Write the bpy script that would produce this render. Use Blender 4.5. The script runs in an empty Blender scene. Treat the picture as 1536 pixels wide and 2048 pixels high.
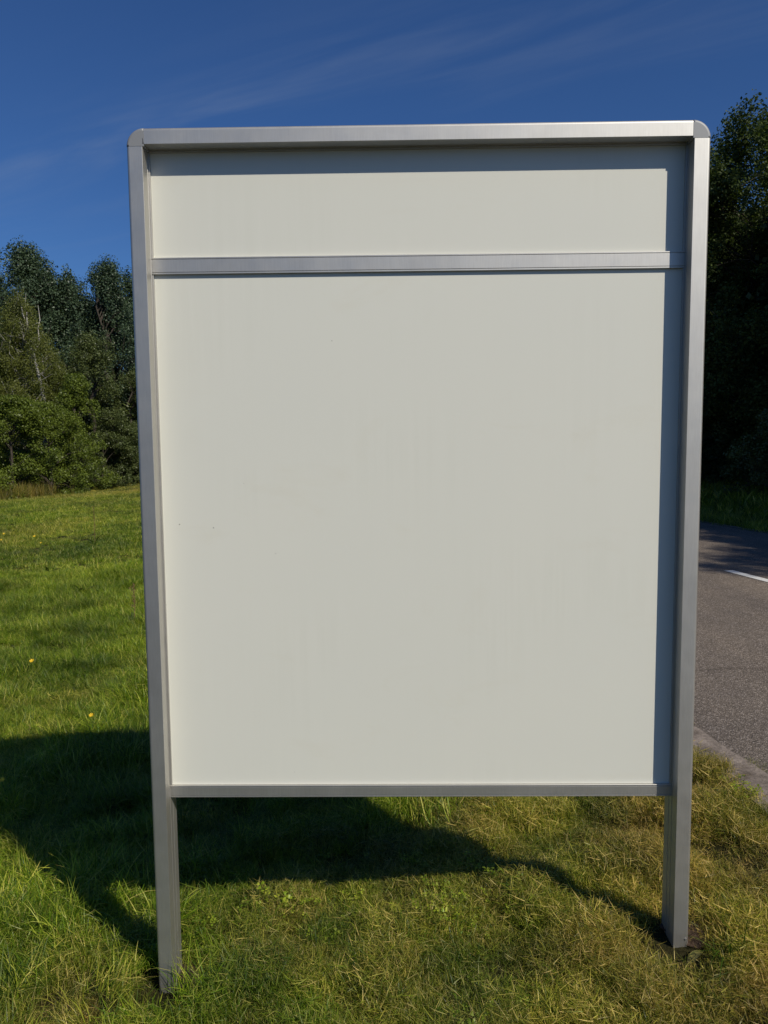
import bpy, bmesh, math, random
import numpy as np
from mathutils import Vector, Matrix

rng = np.random.default_rng(7)
random.seed(7)
R = math.radians
scn = bpy.context.scene
col = scn.collection
EYE = 1.62                      # the lens is 1.62 m above the grass under the board

# ------------------------------------------------------------------ camera
cam = bpy.data.cameras.new('camera')
cam.sensor_fit = 'VERTICAL'
cam.sensor_height = 36.0
cam.lens = 36.0 * 1538 / 2048
cam.clip_start = 0.05
cam.clip_end = 3000
co = bpy.data.objects.new('camera', cam)
col.objects.link(co)
yaw, pitch, roll = R(-0.8455), R(-5.2606), R(-0.5375)
fw = Vector((math.sin(yaw) * math.cos(pitch), math.cos(yaw) * math.cos(pitch), math.sin(pitch)))
r0 = Vector((math.cos(yaw), -math.sin(yaw), 0))
u0 = r0.cross(fw)
rt = math.cos(roll) * r0 + math.sin(roll) * u0
up = -math.sin(roll) * r0 + math.cos(roll) * u0
m = Matrix((rt, up, -fw)).transposed().to_4x4()
m.translation = Vector((0, -2.25, EYE))
co.matrix_world = m
scn.camera = co

# ------------------------------------------------------------------ sky, sun, exposure
SUN = Vector((0.965, -1.0, 1.21)).normalized()          # towards the sun
el = math.asin(SUN.z)
az = math.atan2(SUN.x, SUN.y)
w = bpy.data.worlds.new('World')
scn.world = w
w.use_nodes = True
nt = w.node_tree
N, K = nt.nodes, nt.links
for n in list(N):
    N.remove(n)


def nd(nt_, typ, **kw):
    n = nt_.nodes.new(typ)
    for k, v in kw.items():
        setattr(n, k, v)
    return n


def mth(nt_, op, a, b=None, c=None, clamp=False):
    n = nt_.nodes.new('ShaderNodeMath')
    n.operation = op
    n.use_clamp = clamp
    for i, s in enumerate((a, b, c)):
        if s is None:
            continue
        if isinstance(s, (int, float)):
            n.inputs[i].default_value = s
        else:
            nt_.links.new(s, n.inputs[i])
    return n.outputs[0]


sky = nd(nt, 'ShaderNodeTexSky', sky_type='NISHITA', sun_disc=False, sun_elevation=el, sun_rotation=az,
         altitude=50, air_density=1.0, dust_density=0.9, ozone_density=3.5)
gam = nd(nt, 'ShaderNodeMix', data_type='RGBA', blend_type='MULTIPLY')
gam.inputs[0].default_value = 1.0
K.new(sky.outputs[0], gam.inputs[6])
gam.inputs[7].default_value = (0.37, 0.61, 0.96, 1)
tc = nd(nt, 'ShaderNodeTexCoord')
sep = nd(nt, 'ShaderNodeSeparateXYZ')
K.new(tc.outputs['Generated'], sep.inputs[0])
zc = mth(nt, 'MAXIMUM', sep.outputs[2], 0.06)
U = mth(nt, 'DIVIDE', sep.outputs[0], zc)
V = mth(nt, 'DIVIDE', sep.outputs[1], zc)
S_ = mth(nt, 'SUBTRACT', mth(nt, 'MULTIPLY', U, 0.86), mth(nt, 'MULTIPLY', V, 0.5))
T_ = mth(nt, 'ADD', mth(nt, 'MULTIPLY', V, 0.86), mth(nt, 'MULTIPLY', U, 0.5))
cmb = nd(nt, 'ShaderNodeCombineXYZ')
K.new(mth(nt, 'MULTIPLY', S_, 0.55), cmb.inputs[0])
K.new(mth(nt, 'MULTIPLY', T_, 2.6), cmb.inputs[1])
nz = nd(nt, 'ShaderNodeTexNoise')
nz.inputs['Scale'].default_value = 1.3
nz.inputs['Detail'].default_value = 7
nz.inputs['Roughness'].default_value = 0.55
nz.inputs['Distortion'].default_value = 0.5
K.new(cmb.outputs[0], nz.inputs['Vector'])
wisp = nd(nt, 'ShaderNodeMapRange', interpolation_type='SMOOTHSTEP')
wisp.inputs['From Min'].default_value = 0.43
wisp.inputs['From Max'].default_value = 0.78
K.new(nz.outputs[0], wisp.inputs['Value'])


def band(t0, wd):
    d = mth(nt, 'DIVIDE', mth(nt, 'SUBTRACT', T_, t0), wd)
    return mth(nt, 'POWER', 2.718, mth(nt, 'MULTIPLY', mth(nt, 'MULTIPLY', d, d), -1.0))


bands = mth(nt, 'ADD', mth(nt, 'ADD', band(1.80, 0.16), mth(nt, 'MULTIPLY', band(2.15, 0.2), 0.25)), 0.22)
cl = mth(nt, 'MULTIPLY', mth(nt, 'MULTIPLY', wisp.outputs[0], bands), 0.15, clamp=True)
mixc = nd(nt, 'ShaderNodeMix', data_type='RGBA', blend_type='MIX')
K.new(cl, mixc.inputs[0])
K.new(gam.outputs[2], mixc.inputs[6])
mixc.inputs[7].default_value = (3.6, 4.3, 5.4, 1)
bg = nd(nt, 'ShaderNodeBackground')
bg.inputs[1].default_value = 0.075
K.new(mixc.outputs[2], bg.inputs[0])
wo = nd(nt, 'ShaderNodeOutputWorld')
K.new(bg.outputs[0], wo.inputs[0])

sl = bpy.data.lights.new('sun', 'SUN')
sl.energy = 4.2
sl.angle = R(0.5)
sl.color = (1.0, 0.93, 0.80)
so = bpy.data.objects.new('sun', sl)
so.rotation_euler = SUN.to_track_quat('Z', 'Y').to_euler()
col.objects.link(so)

vs = scn.view_settings
vs.view_transform = 'Standard'
vs.look = 'None'
vs.gamma = 1.0
vs.use_curve_mapping = False
vs.exposure = 0.0


# ------------------------------------------------------------------ helpers
def tag(o, label=None, cat=None, group=None, kind=None):
    if label: o['label'] = label
    if cat: o['category'] = cat
    if group: o['group'] = group
    if kind: o['kind'] = kind
    return o


def link(name, me, mat=None, parent=None):
    o = bpy.data.objects.new(name, me)
    col.objects.link(o)
    if mat is not None:
        for mm in (mat if isinstance(mat, (list, tuple)) else [mat]):
            me.materials.append(mm)
    if parent is not None:
        o.parent = parent
    return o


def empty(name, loc):
    o = bpy.data.objects.new(name, None)
    o.empty_display_size = 0.2
    col.objects.link(o)
    o.location = loc
    return o


def material(name, color=(0.5, 0.5, 0.5), rough=0.6, metal=0.0, spec=0.5):
    mt = bpy.data.materials.new(name)
    mt.use_nodes = True
    b = mt.node_tree.nodes['Principled BSDF']
    b.inputs['Base Color'].default_value = (*color, 1)
    b.inputs['Roughness'].default_value = rough
    b.inputs['Metallic'].default_value = metal
    b.inputs['Specular IOR Level'].default_value = spec
    return mt, mt.node_tree, b


def ramp(nt_, fac, stops):
    r = nt_.nodes.new('ShaderNodeValToRGB')
    e = r.color_ramp.elements
    while len(e) < len(stops):
        e.new(0.5)
    for i, (p, c) in enumerate(stops):
        e[i].position = p
        e[i].color = (*c, 1)
    nt_.links.new(fac, r.inputs[0])
    return r.outputs[0]


def noise(nt_, vec, scale, detail=4, rough=0.55, dist=0.0):
    n = nt_.nodes.new('ShaderNodeTexNoise')
    n.inputs['Scale'].default_value = scale
    n.inputs['Detail'].default_value = detail
    n.inputs['Roughness'].default_value = rough
    n.inputs['Distortion'].default_value = dist
    nt_.links.new(vec, n.inputs['Vector'])
    return n.outputs[0]


def mapping(nt_, scale=(1, 1, 1), rot=(0, 0, 0), out='Object'):
    t = nt_.nodes.new('ShaderNodeTexCoord')
    mp = nt_.nodes.new('ShaderNodeMapping')
    mp.inputs['Scale'].default_value = scale
    mp.inputs['Rotation'].default_value = rot
    nt_.links.new(t.outputs[out], mp.inputs[0])
    return mp.outputs[0]


def mixcol(nt_, fac, a, b, blend='MIX'):
    n = nt_.nodes.new('ShaderNodeMix')
    n.data_type = 'RGBA'
    n.blend_type = blend
    for i, s in ((0, fac), (6, a), (7, b)):
        if isinstance(s, (int, float)):
            n.inputs[i].default_value = s
        elif isinstance(s, tuple):
            n.inputs[i].default_value = (*s, 1)
        else:
            nt_.links.new(s, n.inputs[i])
    return n.outputs[2]


def bump(nt_, b, h, strength=0.3, dist=0.01):
    n = nt_.nodes.new('ShaderNodeBump')
    n.inputs['Strength'].default_value = strength
    n.inputs['Distance'].default_value = dist
    nt_.links.new(h, n.inputs['Height'])
    nt_.links.new(n.outputs[0], b.inputs['Normal'])


# ------------------------------------------------------------------ the lie of the land
HD = R(11.8)                                  # the road runs off 11.8 degrees to the left
DX, DY = -math.sin(HD), math.cos(HD)          # along the road
LX, LY = math.cos(HD), math.sin(HD)           # across it
ROAD_Z = 0.165
L_K0, L_K1, L_R1, L_C = 1.585, 1.775, 7.49, 4.77


def xy(L, t):
    return LX * L + DX * t, LY * L + DY * t


def smooth(a, b, x):
    k = np.clip((np.asarray(x) - a) / (b - a), 0, 1)
    return k * k * (3 - 2 * k)


def ground_z(x, y):
    x = np.asarray(x, float); y = np.asarray(y, float)
    L = LX * x + LY * y
    d = 1.58 - L
    dd = np.where(d < 2.5, d, 2.5 + 3.2 * (1 - np.exp(-np.maximum(d - 2.5, 0) / 3.2)))
    z = 0.148 - 0.095 * dd
    far = smooth(3, 12, d)
    z = z + far * (0.10 * np.sin(x * 0.23 + 1.3) * np.sin(y * 0.19) + 0.05 * np.sin(x * 0.7 + y * 0.41))
    z = z + 0.010 * np.sin(x * 5.1 + y * 2.3) * np.sin(y * 4.2 - x * 1.7) * smooth(0.1, 0.5, d)
    z = z - 0.030 * smooth(0.15, 0.6, d) * (1 - smooth(6, 14, d))
    z = z - 0.05 * smooth(0.15, 0.9, y) * smooth(-0.2, 0.6, d)
    z = z - 0.38 * smooth(8.5, 18, -x) * smooth(12, 30, y)
    # beyond the road
    b = L - L_R1
    zb = ROAD_Z - 0.005 + 0.10 * smooth(0.3, 2.5, b) + 0.03 * np.sin(x * 1.3) * smooth(0.5, 2, b)
    mid = ROAD_Z - 0.03
    z = np.where(L > L_K0 + 0.01, mid, z)
    z = np.where(L > L_R1 + 0.10, zb, z)
    return z


# ------------------------------------------------------------------ materials of the ground
m_soil, t, b = material('soil', rough=0.95, spec=0.1)
v = mapping(t)
c1 = ramp(t, noise(t, v, 1.1, 5, 0.6), [(0.35, (0.018, 0.024, 0.007)), (0.65, (0.045, 0.036, 0.016))])
c2 = ramp(t, noise(t, v, 38, 4, 0.7), [(0.3, (0.5, 0.5, 0.5)), (0.75, (1.5, 1.4, 1.2))])
t.links.new(mixcol(t, 1.0, c1, c2, 'MULTIPLY'), b.inputs['Base Color'])
bump(t, b, noise(t, v, 45, 5, 0.7), 0.8, 0.02)

m_asph, t, b = material('asphalt', rough=0.85, spec=0.25)
v = mapping(t)
vor = t.nodes.new('ShaderNodeTexVoronoi')
vor.inputs['Scale'].default_value = 125
t.links.new(v, vor.inputs['Vector'])
sepc = t.nodes.new('ShaderNodeSeparateColor')
t.links.new(vor.outputs['Color'], sepc.inputs[0])
cst = ramp(t, sepc.outputs[0], [(0.0, (0.17, 0.145, 0.118)), (0.55, (0.245, 0.207, 0.172)), (0.82, (0.32, 0.272, 0.228)), (1.0, (0.48, 0.42, 0.37))])
gap = ramp(t, vor.outputs['Distance'], [(0.25, (1, 1, 1)), (0.62, (0.50, 0.49, 0.48))])
big = ramp(t, noise(t, v, 0.9, 6, 0.65), [(0.3, (0.80, 0.80, 0.82)), (0.7, (1.15, 1.12, 1.08))])
vv = mapping(t, rot=(0, 0, HD), scale=(2.6, 0.25, 1))
trk = ramp(t, noise(t, vv, 1.0, 4, 0.6), [(0.35, (0.86, 0.86, 0.88)), (0.7, (1.1, 1.08, 1.05))])
c = mixcol(t, 1.0, cst, gap, 'MULTIPLY')
c = mixcol(t, 1.0, c, big, 'MULTIPLY')
c = mixcol(t, 1.0, c, trk, 'MULTIPLY')
# dark sealed crack lines
vc = t.nodes.new('ShaderNodeTexVoronoi')
vc.feature = 'DISTANCE_TO_EDGE'
vc.inputs['Scale'].default_value = 0.3
wv = mixcol(t, 0.12, v, noise(t, v, 3.5, 4, 0.7))
t.links.new(wv, vc.inputs['Vector'])
ck = ramp(t, vc.outputs['Distance'], [(0.002, (0.70, 0.69, 0.68)), (0.006, (1, 1, 1))])
c = mixcol(t, 0.8, c, mixcol(t, 1.0, c, ck, 'MULTIPLY'))
t.links.new(c, b.inputs['Base Color'])
bump(t, b, mth(t, 'MULTIPLY', vor.outputs['Distance'], -1), 0.6, 0.006)

m_conc, t, b = material('concrete_edging', rough=0.9, spec=0.2)
v = mapping(t)
c1 = ramp(t, noise(t, v, 9, 6, 0.7), [(0.3, (0.10, 0.080, 0.064)), (0.7, (0.33, 0.275, 0.235))])
c2 = ramp(t, noise(t, v, 90, 3, 0.7), [(0.35, (0.7, 0.7, 0.7)), (0.7, (1.2, 1.2, 1.2))])
t.links.new(mixcol(t, 1.0, c1, c2, 'MULTIPLY'), b.inputs['Base Color'])
bump(t, b, noise(t, v, 60, 5, 0.7), 0.6, 0.006)

m_line, t, b = material('road_paint', rough=0.7, spec=0.3)
v = mapping(t)
t.links.new(ramp(t, noise(t, v, 45, 5, 0.75), [(0.30, (0.26, 0.25, 0.23)), (0.42, (0.62, 0.61, 0.58)), (0.8, (0.76, 0.75, 0.72))]), b.inputs['Base Color'])


# ------------------------------------------------------------------ ground sheet
def grid_axis(segs):
    out = []
    for a, b_, n in segs:
        out += list(np.linspace(a, b_, n, endpoint=False))
    out.append(segs[-1][1])
    return np.array(out)


def sheet(name, ax_l, ax_t, zf, mat, jitter=None):
    """a sheet on the road's own grid: across (L) by along (t)"""
    Lg, Tg = np.meshgrid(ax_l, ax_t)
    if jitter is not None:
        Lg = jitter(Lg, Tg)
    X = LX * Lg + DX * Tg
    Y = LY * Lg + DY * Tg
    Z = zf(X, Y)
    nl, nt_ = len(ax_l), len(ax_t)
    vts = np.stack([X, Y, Z], -1).reshape(-1, 3)
    ii = np.arange((nt_ - 1) * nl).reshape(nt_ - 1, nl)[:, :-1].ravel()
    fcs = np.stack([ii, ii + 1, ii + nl + 1, ii + nl], 1)
    me = bpy.data.meshes.new(name)
    me.from_pydata(vts.tolist(), [], fcs.tolist())
    me.polygons.foreach_set('use_smooth', [True] * len(me.polygons))
    o = link(name, me, mat)
    tag(o, kind='structure')
    return o


aL = grid_axis([(-900, -120, 10), (-120, -20, 24), (-20, -4, 40), (-4, 1.35, 70), (1.35, 1.60, 8), (1.60, 7.55, 4),
                (7.55, 12, 24), (12, 60, 16), (60, 900, 10)])
aT = grid_axis([(-900, -60, 10), (-60, -4, 28), (-4, 6, 130), (6, 40, 90), (40, 120, 24), (120, 1200, 12)])
sheet('meadow_ground', aL, aT, ground_z, m_soil)

tt = grid_axis([(-120, -6, 40), (-6, 20, 200), (20, 300, 120)])


def road_edge(Lg, Tg):
    e = 0.012 * np.sin(Tg * 6.1) + 0.008 * np.sin(Tg * 17.3 + 1) + 0.01 * np.sin(Tg * 2.3)
    return Lg + np.where(Lg < L_K1 + 0.05, e, 0)


sheet('road', np.array([L_K1, 2.2, 3.2, 4.2, 5.2, 6.2, L_R1]), tt,
      lambda X, Y: ROAD_Z + 0.0 * X + 0.02 * (1 - ((LX * X + LY * Y - 4.6) / 2.9) ** 2), m_asph, road_edge)


def kerb_j(Lg, Tg):
    e = 0.018 * np.sin(Tg * 5.3 + 2) + 0.012 * np.sin(Tg * 13.7)
    e1 = 0.012 * np.sin(Tg * 6.1) + 0.008 * np.sin(Tg * 17.3 + 1) + 0.01 * np.sin(Tg * 2.3)
    return Lg + np.where(Lg < L_K0 + 0.05, e, np.where(Lg > L_K1 - .05, e1 - 0.003, 0))


kz = lambda X, Y: ROAD_Z + 0.006 + 0.004 * np.sin(X * 31 + Y * 23) * np.sin(Y * 17) - 0.02 * (LX * X + LY * Y < L_K0 + 0.03)
sheet('kerb_near', np.array([L_K0, L_K0 + .02, L_K0 + .07, L_K0 + .12, L_K1]), tt, kz, m_conc, kerb_j)
sheet('kerb_far', np.array([L_R1 + .003, L_R1 + .06, L_R1 + .13]), tt, lambda X, Y: ROAD_Z + 0.006 + 0 * X, m_conc)

# painted centre dashes: 3 m long, 9 m apart
T_END = LX * 0 + DX * 3.64 + DY * 6.06           # far end of the dash that is in view
for k in range(-2, 6):
    t1 = T_END + k * 9.0
    vts = []
    for j in range(9):
        s = t1 - 3.0 + 3.0 * j / 8
        for l in (L_C - 0.055, L_C + 0.055):
            X, Y = xy(l, s)
            vts.append((X, Y, ROAD_Z + 0.02 * (1 - ((l - 4.6) / 2.9) ** 2) + 0.004))
    me = bpy.data.meshes.new('road_marking')
    me.from_pydata(vts, [], [(2 * j, 2 * j + 1, 2 * j + 3, 2 * j + 2) for j in range(8)])
    tag(link('road_marking', me, m_line), kind='structure')

# ------------------------------------------------------------------ the board
m_alu, t, b = material('anodised_aluminium', (0.60, 0.60, 0.60), 0.42, 0.92)
v = mapping(t, (1, 1, 1))
d1 = ramp(t, noise(t, v, 6, 6, 0.65), [(0.3, (0.49, 0.475, 0.445)), (0.7, (0.55, 0.535, 0.50))])
sc = ramp(t, noise(t, mapping(t, (60, 60, 3)), 6, 3, 0.6), [(0.3, (0.94, 0.94, 0.94)), (0.7, (1.04, 1.04, 1.04))])
t.links.new(mixcol(t, 1.0, d1, sc, 'MULTIPLY'), b.inputs['Base Color'])
rr = t.nodes.new('ShaderNodeMapRange')
rr.inputs['To Min'].default_value = 0.46
rr.inputs['To Max'].default_value = 0.60
t.links.new(noise(t, v, 14, 5, 0.7), rr.inputs['Value'])
t.links.new(rr.outputs[0], b.inputs['Roughness'])

m_cap, t, b = material('corner_cap_grey', (0.25, 0.255, 0.26), 0.55, 0.2)

m_panel, t, b = material('white_laminate', (0.62, 0.62, 0.56), 0.42, 0, 0.4)
v = mapping(t)
p1 = ramp(t, noise(t, v, 1.6, 5, 0.55), [(0.3, (0.645, 0.643, 0.572)), (0.7, (0.657, 0.651, 0.576))])
stk0 = ramp(t, noise(t, mapping(t, (42, 42, 1.3)), 1.0, 4, 0.65), [(0.40, (0.980, 0.981, 0.976)), (0.60, (1.003, 1.003, 1.003))])
stk = mixcol(t, ramp(t, noise(t, v, 2.2, 3, 0.5), [(0.48, (0.10, 0.10, 0.10)), (0.66, (1, 1, 1))]), (1.0, 1.0, 1.0), stk0)
smd = ramp(t, noise(t, mapping(t, (1.6, 1, 3.4)), 1.7, 7, 0.7, 0.6), [(0.30, (0.985, 0.978, 0.965)), (0.42, (1, 1, 1))])
sp = t.nodes.new('ShaderNodeTexVoronoi')
sp.inputs['Scale'].default_value = 22
t.links.new(v, sp.inputs['Vector'])
sps = t.nodes.new('ShaderNodeSeparateColor')
t.links.new(sp.outputs['Color'], sps.inputs[0])
sxp = t.nodes.new('ShaderNodeSeparateXYZ')
t.links.new(v, sxp.inputs[0])
edge = t.nodes.new('ShaderNodeMapRange')           # more fly specks towards the left post
edge.inputs['From Min'].default_value = -0.70
edge.inputs['From Max'].default_value = -0.50
edge.inputs['To Min'].default_value = 0.45
edge.inputs['To Max'].default_value = 0.955
t.links.new(sxp.outputs[0], edge.inputs['Value'])
spk = mth(t, 'MULTIPLY', mth(t, 'LESS_THAN', sp.outputs['Distance'], 0.05), mth(t, 'GREATER_THAN', sps.outputs[0], edge.outputs[0]))
c = mixcol(t, 1.0, p1, stk, 'MULTIPLY')
c = mixcol(t, 1.0, c, smd, 'MULTIPLY')
c = mixcol(t, mth(t, 'MULTIPLY', spk, 0.55), c, (0.09, 0.08, 0.06))
t.links.new(c, b.inputs['Base Color'])

BD = 0.105           # depth of the posts
XL0, XL1, XR0, XR1 = -0.7527, -0.7075, 0.8459, 0.8921
ZT1, ZT0 = EYE + 0.8872, EYE + 0.8426
RC = 0.0500          # corner radius


def extrude(prof, path0, path1, axes, name, mat, parent, bevel=0.0006):
    """prof: 2D outline; path0/1: the two ends along the third axis. axes: e.g. 'xyz' -> prof in x,y along z"""
    bm = bmesh.new()
    ia, ib, ic = ['xyz'.index(c_) for c_ in axes]
    rings = []
    for e in (path0, path1):
        ring = []
        for (p, q) in prof:
            w_ = [0, 0, 0]
            w_[ia], w_[ib], w_[ic] = p, q, e
            ring.append(bm.verts.new(w_))
        rings.append(ring)
    n = len(prof)
    for i in range(n):
        bm.faces.new((rings[0][i], rings[0][(i + 1) % n], rings[1][(i + 1) % n], rings[1][i]))
    bm.faces.new(rings[0][::-1])
    bm.faces.new(rings[1])
    bmesh.ops.recalc_face_normals(bm, faces=bm.faces[:])
    me = bpy.data.meshes.new(name)
    bm.to_mesh(me)
    bm.free()
    o = link(name, me, mat, parent)
    if bevel:
        md = o.modifiers.new('bevel', 'BEVEL')
        md.width = bevel
        md.segments = 2
        md.limit_method = 'ANGLE'
        md.angle_limit = R(35)
    return o


def arc(cx, cy, r, a0, a1, n):
    return [(cx + r * math.cos(R(a0 + (a1 - a0) * i / n)), cy + r * math.sin(R(a0 + (a1 - a0) * i / n))) for i in range(n + 1)]


def post_profile(xo, xi):
    """plan of a post: rounded outside corners, channel with two grooves on the inside"""
    s = 1 if xi > xo else -1
    r = 0.008
    out = [(xi, 0.0)]
    # inside face, front to back, with shallow channel
    out += [(xi, 0.040), (xi - s * 0.003, 0.0405), (xi - s * 0.003, 0.0445), (xi, 0.045),
            (xi, 0.067), (xi - s * 0.003, 0.0675), (xi - s * 0.003, 0.0715), (xi, 0.072), (xi, BD)]
    if s > 0:      # left post, outer side at smaller x
        out += arc(xo + r, BD - r, r, 90, 180, 5) + arc(xo + r, r, r, 180, 270, 5)
    else:
        out += arc(xo - r, BD - r, r, 90, 0, 5) + arc(xo - r, r, r, 0, -90, 5)
    return out


def rail_profile(z0, z1, y0, y1, g=0.004):
    """section of a rail in (y, z): a fine groove near the top and the bottom edge of the face"""
    d = 0.0022
    return [(y0, z0), (y1, z0), (y1, z1), (y0 + 0.0008, z1), (y0, z1 - 0.0008), (y0, z1 - g), (y0 + d, z1 - g - 0.0003), (y0 + d, z1 - g - 0.0016),
            (y0, z1 - g - 0.0019), (y0, z0 + g + 0.0019), (y0 + d, z0 + g + 0.0016), (y0 + d, z0 + g + 0.0003), (y0, z0 + g)]


board = empty('notice_board', (0, 0, 0))
tag(board, 'blank white notice board in a silver aluminium frame standing on two legs in the grass', 'notice board')
gl = float(ground_z(-0.73, 0.05)) - 0.25
gr = float(ground_z(0.87, 0.05)) - 0.25
zc0 = ZT1 - RC
extrude(post_profile(XL0, XL1), gl, zc0, 'xyz', 'post', m_alu, board)
extrude(post_profile(XR1, XR0), gr, zc0, 'xyz', 'post', m_alu, board)
# top rail: section in (y,z), rounded upper edges
rr_ = 0.008
tp = [(0, ZT0), (0.040, ZT0), (0.0405, ZT0 + .003), (0.0445, ZT0 + .003), (0.045, ZT0), (0.067, ZT0), (0.0675, ZT0 + .003), (0.0715, ZT0 + .003),
      (0.072, ZT0), (BD, ZT0)] + arc(BD - rr_, ZT1 - rr_, rr_, 0, 90, 5) + arc(rr_, ZT1 - rr_, rr_, 90, 180, 5)
extrude(tp, XL0 + RC, XR1 - RC, 'yzx', 'top_rail', m_alu, board)


def corner_cap(xo, s):
    """quarter-round corner piece with the same rolled edge as the profiles"""
    cx, cz = xo + s * RC, ZT1 - RC
    bm = bmesh.new()
    n = 14
    e = 0.0006
    # section across the arc: (inset from outer radius, y)
    sec = [(0.008 + e, -e)] + [(0.008 - 0.008 * math.sin(R(a)), 0.008 - 0.008 * math.cos(R(a)) - e) for a in (15, 30, 45, 60, 75, 90)]
    sec += [(x_, BD - y_) for x_, y_ in sec[::-1]]
    rows = []
    for i in range(n + 1):
        a = R(90 * i / n)
        row = []
        for ins, y in sec:
            rr2 = RC + e - ins
            row.append(bm.verts.new((cx - s * rr2 * math.cos(a), y, cz + rr2 * math.sin(a))))
        rows.append(row)
    for i in range(n):
        for j in range(len(sec) - 1):
            f = bm.faces.new((rows[i][j], rows[i + 1][j], rows[i + 1][j + 1], rows[i][j + 1]))
            f.smooth = True
    # flat front/back and the two inner sides
    for j, yy in ((0, -e), (len(sec) - 1, BD + e)):
        c_ = bm.verts.new((cx, yy, cz))
        for i in range(n):
            bm.faces.new((c_, rows[i][j], rows[i + 1][j]) if j == 0 else (c_, rows[i + 1][j], rows[i][j]))
    cf = bm.verts.new((cx, -e, cz)); cb = bm.verts.new((cx, BD + e, cz))
    for row in (rows[0], rows[-1]):
        bm.faces.new([cf] + row + [cb])
    bmesh.ops.remove_doubles(bm, verts=bm.verts[:], dist=1e-6)
    bmesh.ops.recalc_face_normals(bm, faces=bm.faces[:])
    me = bpy.data.meshes.new('corner_cap')
    bm.to_mesh(me)
    bm.free()
    return link('corner_cap', me, m_cap, board)


corner_cap(XL0, 1)
corner_cap(XR1, -1)

YP0, YP1 = 0.0572, 0.0612
YR0, YR1 = 0.0475, 0.0665
MZ0, MZ1 = EYE + 0.4929, EYE + 0.5405
BZ0, BZ1 = EYE - 1.1000, EYE - 1.0625
extrude(rail_profile(MZ0, MZ1, YR0, YR1), XL1, XR0, 'yzx', 'middle_rail', m_alu, board, 0.0003)
extrude(rail_profile(BZ0, BZ1, YR0, YR1), XL1, XR0, 'yzx', 'bottom_rail', m_alu, board, 0.0003)


def box(name, x0, x1, y0, y1, z0, z1, mat, parent, bev=0.0005):
    return extrude([(x0, y0), (x1, y0), (x1, y1), (x0, y1)], z0, z1, 'xyz', name, mat, parent, bev)


box('upper_panel', XL1, XR0, YP0, YP1, MZ1 - 0.004, ZT0, m_panel, board, 0)
box('lower_panel', XL1, XR0, YP0, YP1, BZ1 - 0.004, MZ0 + 0.004, m_panel, board, 0)
# slim glazing beads that hold the panels
for (z0, z1) in ((MZ1, ZT0), (BZ1, MZ0)):
    for xa, xb in ((XL1, XL1 + 0.0045), (XR0 - 0.0055, XR0)):
        box('bead', xa, xb, 0.0500, YP0 - 0.0002, z0, z1, m_alu, board)
box('bead', XL1 + 0.0045, XR0 - 0.0055, 0.0500, YP0 - 0.0002, ZT0 - 0.0055, ZT0, m_alu, board)
# the rows of drain dimples on the underside of the top rail
for gx in (-0.66, -0.60, -0.575, -0.43, -0.37, -0.35, -0.31, 0.42, 0.47, 0.50, 0.56, 0.70, 0.78):
    bm = bmesh.new()
    bmesh.ops.create_uvsphere(bm, u_segments=10, v_segments=6, radius=0.004)
    bmesh.ops.scale(bm, vec=(1.4, 1, 0.25), verts=bm.verts[:])
    bmesh.ops.translate(bm, vec=(gx, 0.022, ZT0), verts=bm.verts[:])
    me = bpy.data.meshes.new('rivet')
    bm.to_mesh(me); bm.free()
    link('rivet', me, m_alu, board)
m_mark, t, b = material('dark_mark', (0.03, 0.03, 0.035), 0.7)
chip = [(XL0 + RC - 0.004, ZT1 - 0.028), (XL0 + RC - 0.0015, ZT1 - 0.031), (XL0 + RC - 0.001, ZT1 - 0.040), (XL0 + RC + 0.0015, ZT1 - 0.043),
        (XL0 + RC - 0.002, ZT1 - 0.0435), (XL0 + RC - 0.0045, ZT1 - 0.045), (XL0 + RC - 0.003, ZT1 - 0.041), (XL0 + RC - 0.0028, ZT1 - 0.033)]
me = bpy.data.meshes.new('scratch')
me.from_pydata([(a_, -0.0009, c_) for a_, c_ in chip] + [(a_, -0.0006, c_) for a_, c_ in chip], [], [tuple(range(8))] + [(i, (i + 1) % 8, 8 + (i + 1) % 8, 8 + i) for i in range(8)])
link('scratch', me, m_mark, board)
# a small bolt head low on the right leg
bm = bmesh.new()
bmesh.ops.create_cone(bm, cap_ends=True, segments=6, radius1=0.0035, radius2=0.003, depth=0.003)
bmesh.ops.rotate(bm, matrix=Matrix.Rotation(R(90), 3, 'X'), verts=bm.verts[:])
bmesh.ops.translate(bm, vec=(XR1 - 0.009, -0.0015, EYE - 1.535), verts=bm.verts[:])
me = bpy.data.meshes.new('bolt'); bm.to_mesh(me); bm.free()
link('bolt', me, m_alu, board)


# ------------------------------------------------------------------ foliage materials
def leaf_material(name, dark, light, transl=0.35, rough=0.45, spec=0.35):
    mt = bpy.data.materials.new(name)
    mt.use_nodes = True
    t_ = mt.node_tree
    b_ = t_.nodes['Principled BSDF']
    at = nd(t_, 'ShaderNodeAttribute', attribute_name='tint')
    c_ = ramp(t_, at.outputs['Fac'], [(0.0, dark), (1.0, light)])
    b_.inputs['Roughness'].default_value = rough
    b_.inputs['Specular IOR Level'].default_value = spec
    t_.links.new(c_, b_.inputs['Base Color'])
    tr = nd(t_, 'ShaderNodeBsdfTranslucent')
    t_.links.new(mixcol(t_, 1.0, c_, (1.25, 1.35, 0.55), 'MULTIPLY'), tr.inputs[0])
    mx = nd(t_, 'ShaderNodeMixShader')
    mx.inputs[0].default_value = transl
    t_.links.new(b_.outputs[0], mx.inputs[1])
    t_.links.new(tr.outputs[0], mx.inputs[2])
    t_.links.new(mx.outputs[0], t_.nodes['Material Output'].inputs[0])
    return mt


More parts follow.
